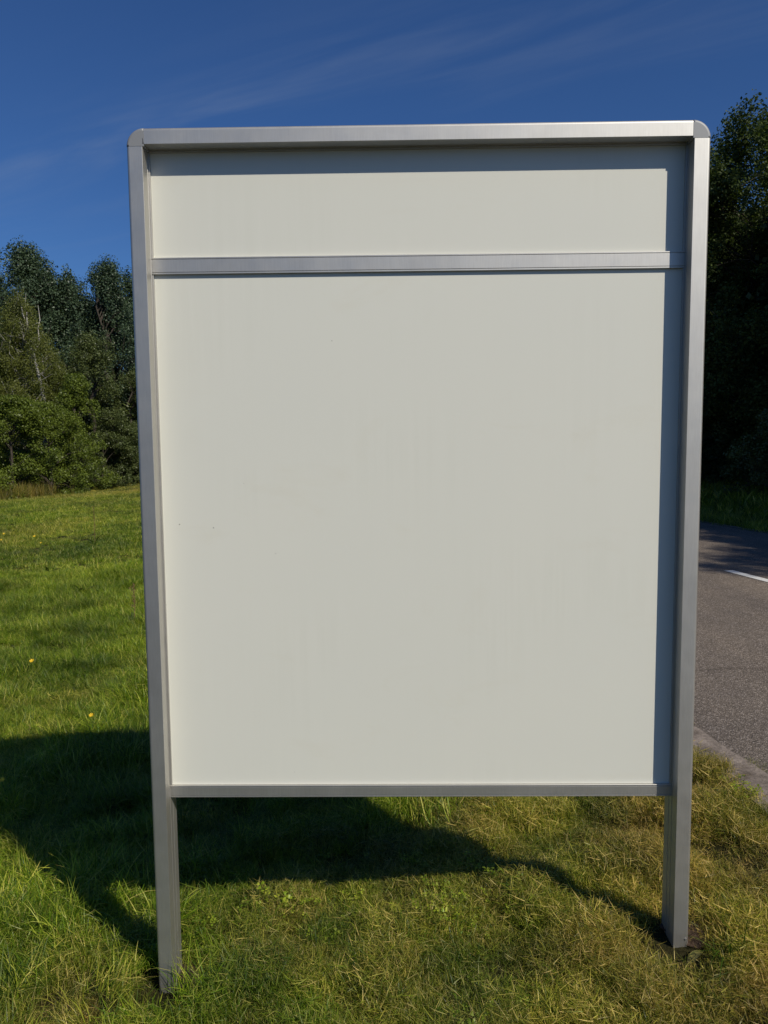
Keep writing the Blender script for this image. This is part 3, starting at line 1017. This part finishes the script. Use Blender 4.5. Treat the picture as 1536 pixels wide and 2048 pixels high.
def clover_tuft(name, seed):
    r = np.random.default_rng(seed)
    vts, fcs = [], []
    for i in range(9):
        a = r.uniform(0, 6.28); q = 0.05 * math.sqrt(r.random())
        cx, cy, cz = q * math.cos(a), q * math.sin(a), r.uniform(0.018, 0.04)
        a0 = r.uniform(0, 6.28); s_ = r.uniform(0.006, 0.011)
        tx, ty = r.normal(0, .35, 2)
        for j in range(3):
            b0 = len(vts)
            an = a0 + j * 2.094
            for rr5, da in ((0.1, 0), (0.75, -0.55), (1.15, -0.28), (1.0, 0.0), (1.15, 0.28), (0.75, 0.55)):
                px_, py_ = s_ * rr5 * math.cos(an + da), s_ * rr5 * math.sin(an + da)
                vts.append((cx + px_, cy + py_, cz + px_ * tx + py_ * ty + (0.0015 if abs(da) > .4 else 0)))
            fcs.append(tuple(range(b0, b0 + 6)))
    me = bpy.data.meshes.new(name)
    me.from_pydata(vts, [], fcs)
    me.attributes.new('tint', 'FLOAT', 'FACE').data.foreach_set('value', r.uniform(.45, .85, len(fcs)))
    me.attributes.new('tip', 'FLOAT', 'FACE').data.foreach_set('value', [0.4] * len(fcs))
    return me


clover = [clover_tuft('clover%d' % i, 300 + i) for i in range(3)]
LEGS = np.array([[-0.73, 0.052], [0.869, 0.052]])


def rand_zone(n, x0, x1, y0, y1, keep):
    x = rng.uniform(x0, x1, n); y = rng.uniform(y0, y1, n)
    k = keep(x, y)
    return x[k], y[k]


def clear_legs(x, y, r):
    ok = np.ones(len(x), bool)
    for lx, ly in LEGS:
        ok &= ~((abs(x - lx) < 0.024 + r) & (abs(y - ly) < 0.055 + r))
        ok &= ~((abs(x - lx - 0.004) < 0.045) & (y > -0.13) & (y < 0.1))
    return ok


def in_view(x, y, m_=1.3, extra=0.8):
    d_ = y + 2.25
    return (abs(x) < d_ * 0.55 * m_ + extra)


# mown grass around the board
def keepm(x, y):
    L = LX * x + LY * y
    edge = 1.55 + 0.20 * (vnoise(x, y, 0.17, 77) - .5)
    return (L < edge) & in_view(x, y) & clear_legs(x, y, 0.03)


def longness(x, y):
    return smooth(-0.35, 0.55, -0.75 * x - 0.35 + 0.42 * y + 0.5 * (vnoise(x, y, 0.5, 31) - 0.5) - 0.15)


x, y = rand_zone(72000, -4.5, 2.2, -1.1, 4.0, keepm)
ln = longness(x, y)
k = rng.random(len(x)) > ln * 0.75
k2 = rng.random(len(x[k])) < 0.30 + 1.3 * hummock(x[k], y[k])
x, y = x[k][k2], y[k][k2]
th = rng.random(len(x)) < 0.14 + 0.28 * smooth(0, 1.2, x)
dr = np.clip(dryness(x, y) + np.where(th, 0.15, 0) + rng.normal(0, 0.10, len(x)), 0, 1)
idx = np.where(th, 8 + rng.integers(0, 5, len(x)), rng.integers(0, 8, len(x)))
cv = (rng.random(len(x)) < 0.13 * smooth(0.62, 0.8, vnoise(x, y, 0.28, 88)))
idx = np.where(cv, 13 + rng.integers(0, 3, len(x)), idx)
dr = np.where(cv, dr * 0.2, dr)
scatter('mown_grass', 'short mown grass with dry clippings under and in front of the board', np.stack([x, y, ground_z(x, y) + 0.045 * smooth(0.3, 0.85, hummock(x, y)) - 0.006], 1),
        rng.uniform(0, 6.28, len(x)), np.minimum(1.45, rng.uniform(0.7, 1.2, len(x)) * (0.55 + 0.95 * hummock(x, y))), idx, dr,
        np.clip(vnoise(x, y, 0.22, 19) * .7 + rng.normal(.15, .15, len(x)), 0, 1), short + thatch + clover)

# long grass on the left and behind
x, y = rand_zone(60000, -9, 2.2, -1.1, 9.0, keepm)
ln = longness(x, y)
k = rng.random(len(x)) < ln
x, y = x[k], y[k]
dr = np.clip(dryness(x, y) * 0.65 - 0.12 + rng.normal(0, 0.08, len(x)), 0, 1)
scatter('meadow_grass', 'long green meadow grass left of and behind the board', np.stack([x, y, ground_z(x, y) + 0.05 * smooth(0.3, 0.85, hummock(x * .6, y * .6))], 1),
        rng.uniform(0, 6.28, len(x)), rng.uniform(0.6, 1.3, len(x)) * (0.45 + 0.65 * vnoise(x, y, 0.6, 14) + 0.45 * vnoise(x, y, 0.17, 15) ** 2) * (1 - 0.25 * smooth(1, -1, y)),
        rng.integers(0, 8, len(x)), dr,
        np.clip(vnoise(x, y, 0.75, 29) * .5 + vnoise(x, y, 0.22, 30) * .45 + rng.normal(.02, .15, len(x)), 0, 1), longt)

# the rest of the meadow
x, y = rand_zone(150000, -34, 2.0, 8.0, 56, lambda x, y: (LX * x + LY * y < 1.45) & in_view(x, y, 1.2) & (x < 1) & (rng.random(len(x)) < np.clip(14 / (y + 2), 0.25, 1)))
dr = np.clip(0.30 * vnoise(x, y, 2.6, 41) + 0.22 * vnoise(x, y, 0.8, 43) - 0.12 + 0.30 * smooth(20, 33, y) + rng.normal(0, 0.07, len(x)), 0, 1)
scatter('far_meadow_grass', 'green meadow grass with yellowing patches reaching to the wood', np.stack([x, y, ground_z(x, y)], 1),
        rng.uniform(0, 6.28, len(x)), rng.uniform(0.6, 1.2, len(x)) * (0.4 + 0.7 * vnoise(x, y, 1.1, 45) + 0.5 * vnoise(x, y, 0.4, 46) ** 2), rng.integers(0, 6, len(x)), dr,
        np.clip(vnoise(x, y, 1.9, 49) * .55 + vnoise(x, y, 0.5, 50) * .4 + rng.normal(.02, .15, len(x)), 0, 1), fart)

# verge beyond the road, and weeds in the joint of the kerb
n = 9000
Lq = 7.62 + 4.2 * rng.random(n) ** 1.3; tq = rng.uniform(2, 40, n)
x = LX * Lq + DX * tq; y = LY * Lq + DY * tq
dr = np.clip(0.12 + 0.3 * vnoise(x, y, 1, 51), 0, 1)
scatter('verge_grass', 'tall shaded grass and weeds on the far verge of the road', np.stack([x, y, ground_z(x, y)], 1), rng.uniform(0, 6.28, n),
        rng.uniform(0.8, 1.5, n) * (1 + 2.0 * smooth(8.3, 10, Lq)), rng.integers(0, 6, n), dr, rng.random(n), fart)
n = 900
tq = rng.uniform(-2, 14, n)
Lq = np.where(rng.random(n) < 0.6, L_K0 - 0.02 + rng.normal(0, 0.03, n), L_K1 + 0.01 + rng.normal(0, 0.012, n))
k = rng.random(n) < vnoise(tq, tq * 0, 0.4, 5) * 1.1 - 0.1
tq, Lq = tq[k], Lq[k]; n = len(tq)
x = LX * Lq + DX * tq; y = LY * Lq + DY * tq
scatter('kerb_weeds', 'small tufts of grass growing in the joints of the kerb', np.stack([x, y, np.full(n, ROAD_Z - 0.004)], 1), rng.uniform(0, 6.28, n),
        rng.uniform(0.35, 0.8, n), rng.integers(0, 8, n), np.clip(rng.normal(.4, .15, n), 0, 1), rng.random(n), short)
# dry reeds at the foot of the wood
n = 1100
pxs = rng.normal(5, 42, n); ds = 31.6 + rng.gamma(2.0, 0.6, n) + 0.012 * np.abs(pxs)
x = ((pxs - 768) / 1538 - .0148) * ds; y = ds - 2.25
reed = [blade_tuft('reed%d' % i, 16, 0.12, 0.5, 1.1, 0.010, 0.02, 0.35, 0.0, 150 + i) for i in range(4)]
scatter('dry_reeds', 'tall straw coloured dry grass at the foot of the wood in the left corner', np.stack([x, y, ground_z(x, y)], 1), rng.uniform(0, 6.28, n),
        rng.uniform(0.2, 0.85, n), rng.integers(0, 4, n), np.clip(rng.normal(.8, .2, n), 0, 1), rng.random(n) * .6, reed)

# ------------------------------------------------------------------ flowers and single plants
m_yel, t, b = material('yellow_petals', (0.72, 0.46, 0.02), 0.5, 0, 0.3)
m_stem, t, b = material('green_stem', (0.06, 0.09, 0.02), 0.6, 0, 0.3)
m_brown, t, b = material('dry_stem', (0.16, 0.10, 0.05), 0.8, 0, 0.2)


def flower(px, py, label, hgt=0.16, size=0.016):
    # walk the ray down to the grass
    d = fw + rt * ((px - 768) / 1538) - up * ((py - 1024) / 1538)
    p = Vector((0, -2.25, EYE))
    s = 1.0
    while s < 60:
        q = p + d * s
        if q.z < float(ground_z(q.x, q.y)) + hgt:
            break
        s += 0.01
    gz = float(ground_z(q.x, q.y))
    o = empty('yellow_flower', (q.x, q.y, gz))
    tag(o, label, 'flower', 'yellow flowers in the meadow')
    link('stem', tubes_mesh('stem', [([(0.01, 0, 0), (0.004, 0, hgt * .5), (0, 0, hgt)], [0.0018, 0.0015, 0.0012])], 5), m_stem, o)
    bm = bmesh.new()
    for j in range(6):
        a = j * math.pi / 3
        vs_ = [(0, 0, 0)] + [(size * r_ * math.cos(a + da), size * r_ * math.sin(a + da), size * zz) for r_, da, zz in
                             ((0.6, -0.42, 0.25), (1.0, -0.3, 0.5), (1.05, 0.3, 0.5), (0.6, 0.42, 0.25))]
        bm.faces.new([bm.verts.new(v_) for v_ in vs_])
    bmesh.ops.translate(bm, vec=(0, 0, hgt), verts=bm.verts[:])
    bmesh.ops.rotate(bm, cent=(0, 0, hgt), matrix=Matrix.Rotation(R(35), 3, 'X'), verts=bm.verts[:])
    me = bpy.data.meshes.new('petals'); bm.to_mesh(me); bm.free()
    link('petals', me, m_yel, o)


flower(8, 1068, 'yellow meadow flower nearest the left edge of the photo, upper of two', 0.25, 0.022)
flower(3, 1080, 'yellow meadow flower at the very left edge of the photo, lower of two', 0.22, 0.018)
flower(69, 1073, 'yellow meadow flower standing alone beside a dark clump near the wood', 0.25, 0.024)
flower(82, 1086, 'small yellow flower low in the dark clump near the wood', 0.2, 0.016)
flower(64, 1323, 'yellow flower in the middle of the bright meadow left of the board', 0.17, 0.018)
flower(183, 1432, 'yellow flower just above the top of the shadow of the board', 0.17, 0.014)
flower(5, 1561, 'dim yellow flower in the shadow of the board at the left edge', 0.14, 0.013)


def broad_plant(name, x, y, n, lmin, lmax, label, mat, spike=0.0, cat='weed', wd=0.2, seed=0, tilt0=0.4, group=None):
    r = np.random.default_rng(seed)
    o = empty(name, (x, y, float(ground_z(x, y))))
    tag(o, label, cat, group)
    for i in range(n):
        a = r.uniform(0, 6.28); L_ = r.uniform(lmin, lmax); tl = tilt0 + r.uniform(-.2, .5)
        bm = bmesh.new()
        rows = []
        q = np.zeros(3); h = np.array([math.cos(a), math.sin(a), 0]); sd = np.array([-math.sin(a), math.cos(a), 0])
        ns = 7
        for s in range(ns + 1):
            u_ = s / ns
            ww = wd * L_ * math.sin(math.pi * min(1, u_ ** 0.8)) * 0.5 + 0.0012
            fold = np.array([0, 0, ww * 0.35])
            wav = 0.12 * ww * math.sin(s * 2.1 + i)
            rows.append([bm.verts.new(q - sd * ww + fold + (0, 0, wav)), bm.verts.new(q), bm.verts.new(q + sd * ww + fold - (0, 0, wav))])
            an = tl + u_ * 0.9
            q = q + (h * math.sin(an) + np.array([0, 0, math.cos(an)])) * L_ / ns
        for s in range(ns):
            for j in range(2):
                f_ = bm.faces.new((rows[s][j], rows[s][j + 1], rows[s + 1][j + 1], rows[s + 1][j])); f_.smooth = True
        me = bpy.data.meshes.new('leaf'); bm.to_mesh(me); bm.free()
        tn = me.attributes.new('tint', 'FLOAT', 'FACE')
        tn.data.foreach_set('value', np.full(len(me.polygons), r.uniform(.3, .9), dtype=np.float32))
        link('leaf', me, mat, o)
    if spike:
        link('stem', tubes_mesh('stem', [([(0, 0, 0), (0.01, 0.01, spike * .5), (0.0, 0.02, spike)], [0.005, 0.004, 0.002])], 6), m_brown, o)
        P = np.array([[0, 0.02 * z_ / spike, z_] for z_ in np.linspace(spike * 0.45, spike, 90)]) + r.normal(0, 0.012, (90, 3))
        me = leaves_mesh('seeds', P, r.normal(size=(90, 3)), 0.016, r.random(90))
        tag(link('seed_head', me, m_brown, o), kind='stuff')
    return o


L_WEED = leaf_material('weed_leaves', (0.040, 0.070, 0.018), (0.10, 0.135, 0.030), 0.3)
L_WILT = leaf_material('wilted_leaf', (0.16, 0.17, 0.05), (0.26, 0.20, 0.06), 0.3)
broad_plant('wilted_leaf_plant', 0.862, -0.075, 2, 0.06, 0.11, 'wilted yellow green leaf curling at the foot of the right leg of the board', L_WILT, wd=0.3, seed=3, tilt0=0.9)
broad_plant('dock_plant', *at(181, 14.5)[:2], 6, 0.12, 0.28, 'dark brown seed stalk of dock standing in the far meadow left of the post', L_WEED, 0.75, seed=4)
broad_plant('dock_plant', *at(150, 9.5)[:2], 7, 0.12, 0.25, 'dark leafy clump in the meadow left of the dock stalk', L_WEED, 0.0, seed=5)
broad_plant('dock_plant', *at(84, 11.3)[:2], 7, 0.12, 0.25, 'dark leafy clump beside the small yellow flowers', L_WEED, 0.0, seed=6)
broad_plant('dock_plant', *at(255, 7.6)[:2], 3, 0.08, 0.2, 'thin pale seed stalk in the meadow close to the left post', L_WEED, 0.45, seed=8)

# long sedge clump leaning out from the foot of the right leg
for i, (sx, sy, n, s1, lb) in enumerate(((0.985, -0.10, 26, 0.26, 'clump of long bent grass just right of the foot of the right leg'),
                                         (-0.66, -0.02, 22, 0.12, 'yellowish tuft of grass at the foot of the left leg'),
                                         (-1.25, 0.02, 34, 0.24, 'clump of long flattened grass left of the left leg, beside the leg shadow'))):
    me = blade_tuft('tuft', n, 0.035, s1 * 0.5, s1, 0.003, 0.0055, 1.9, 0.1, 200 + i, 0.8)
    o = link('grass_clump', me, m_grass)
    o.location = (sx, sy, float(ground_z(sx, sy)))
    tag(o, lb, 'grass clump')

# loose soil around the feet of the legs and the little mole heap
m_dirt, t, b = material('loose_dirt', rough=0.95, spec=0.1)
v = mapping(t)
t.links.new(ramp(t, noise(t, v, 40, 5, 0.7), [(0.3, (0.035, 0.022, 0.014)), (0.7, (0.12, 0.082, 0.058))]), b.inputs['Base Color'])
bump(t, b, noise(t, v, 90, 5, 0.7), 0.9, 0.01)


def dirt(x, y, r_, h_, label, seed):
    q = np.random.default_rng(seed)
    bm = bmesh.new()
    bmesh.ops.create_icosphere(bm, subdivisions=4, radius=1.0)
    for v_ in bm.verts:
        a = math.atan2(v_.co.y, v_.co.x)
        k2 = 1 + 0.15 * math.sin(3 * a + seed) + 0.08 * math.sin(7 * a)
        lump = 0.12 * math.sin(v_.co.x * 11 + seed) * math.sin(v_.co.y * 13) + 0.08 * math.sin(v_.co.x * 23) * math.cos(v_.co.y * 19)
        v_.co = Vector((v_.co.x * r_ * k2, v_.co.y * r_ * k2 * 0.8, v_.co.z * h_ * (1 + lump * 2)))
    me = bpy.data.meshes.new('soil_heap'); bm.to_mesh(me); bm.free()
    me.polygons.foreach_set('use_smooth', [True] * len(me.polygons))
    o = link('soil_heap', me, m_dirt)
    o.location = (x, y, float(ground_z(x, y)))
    tag(o, label, 'soil')


dirt(0.925, 0.07, 0.09, 0.010, 'bare soil scraped open around the foot of the right leg', 1)
dirt(-0.69, 0.07, 0.07, 0.008, 'bare soil around the foot of the left leg', 2)
dirt(-1.00, -0.10, 0.045, 0.045, 'small dark lump of soil in the brown patch at the bottom left', 3)
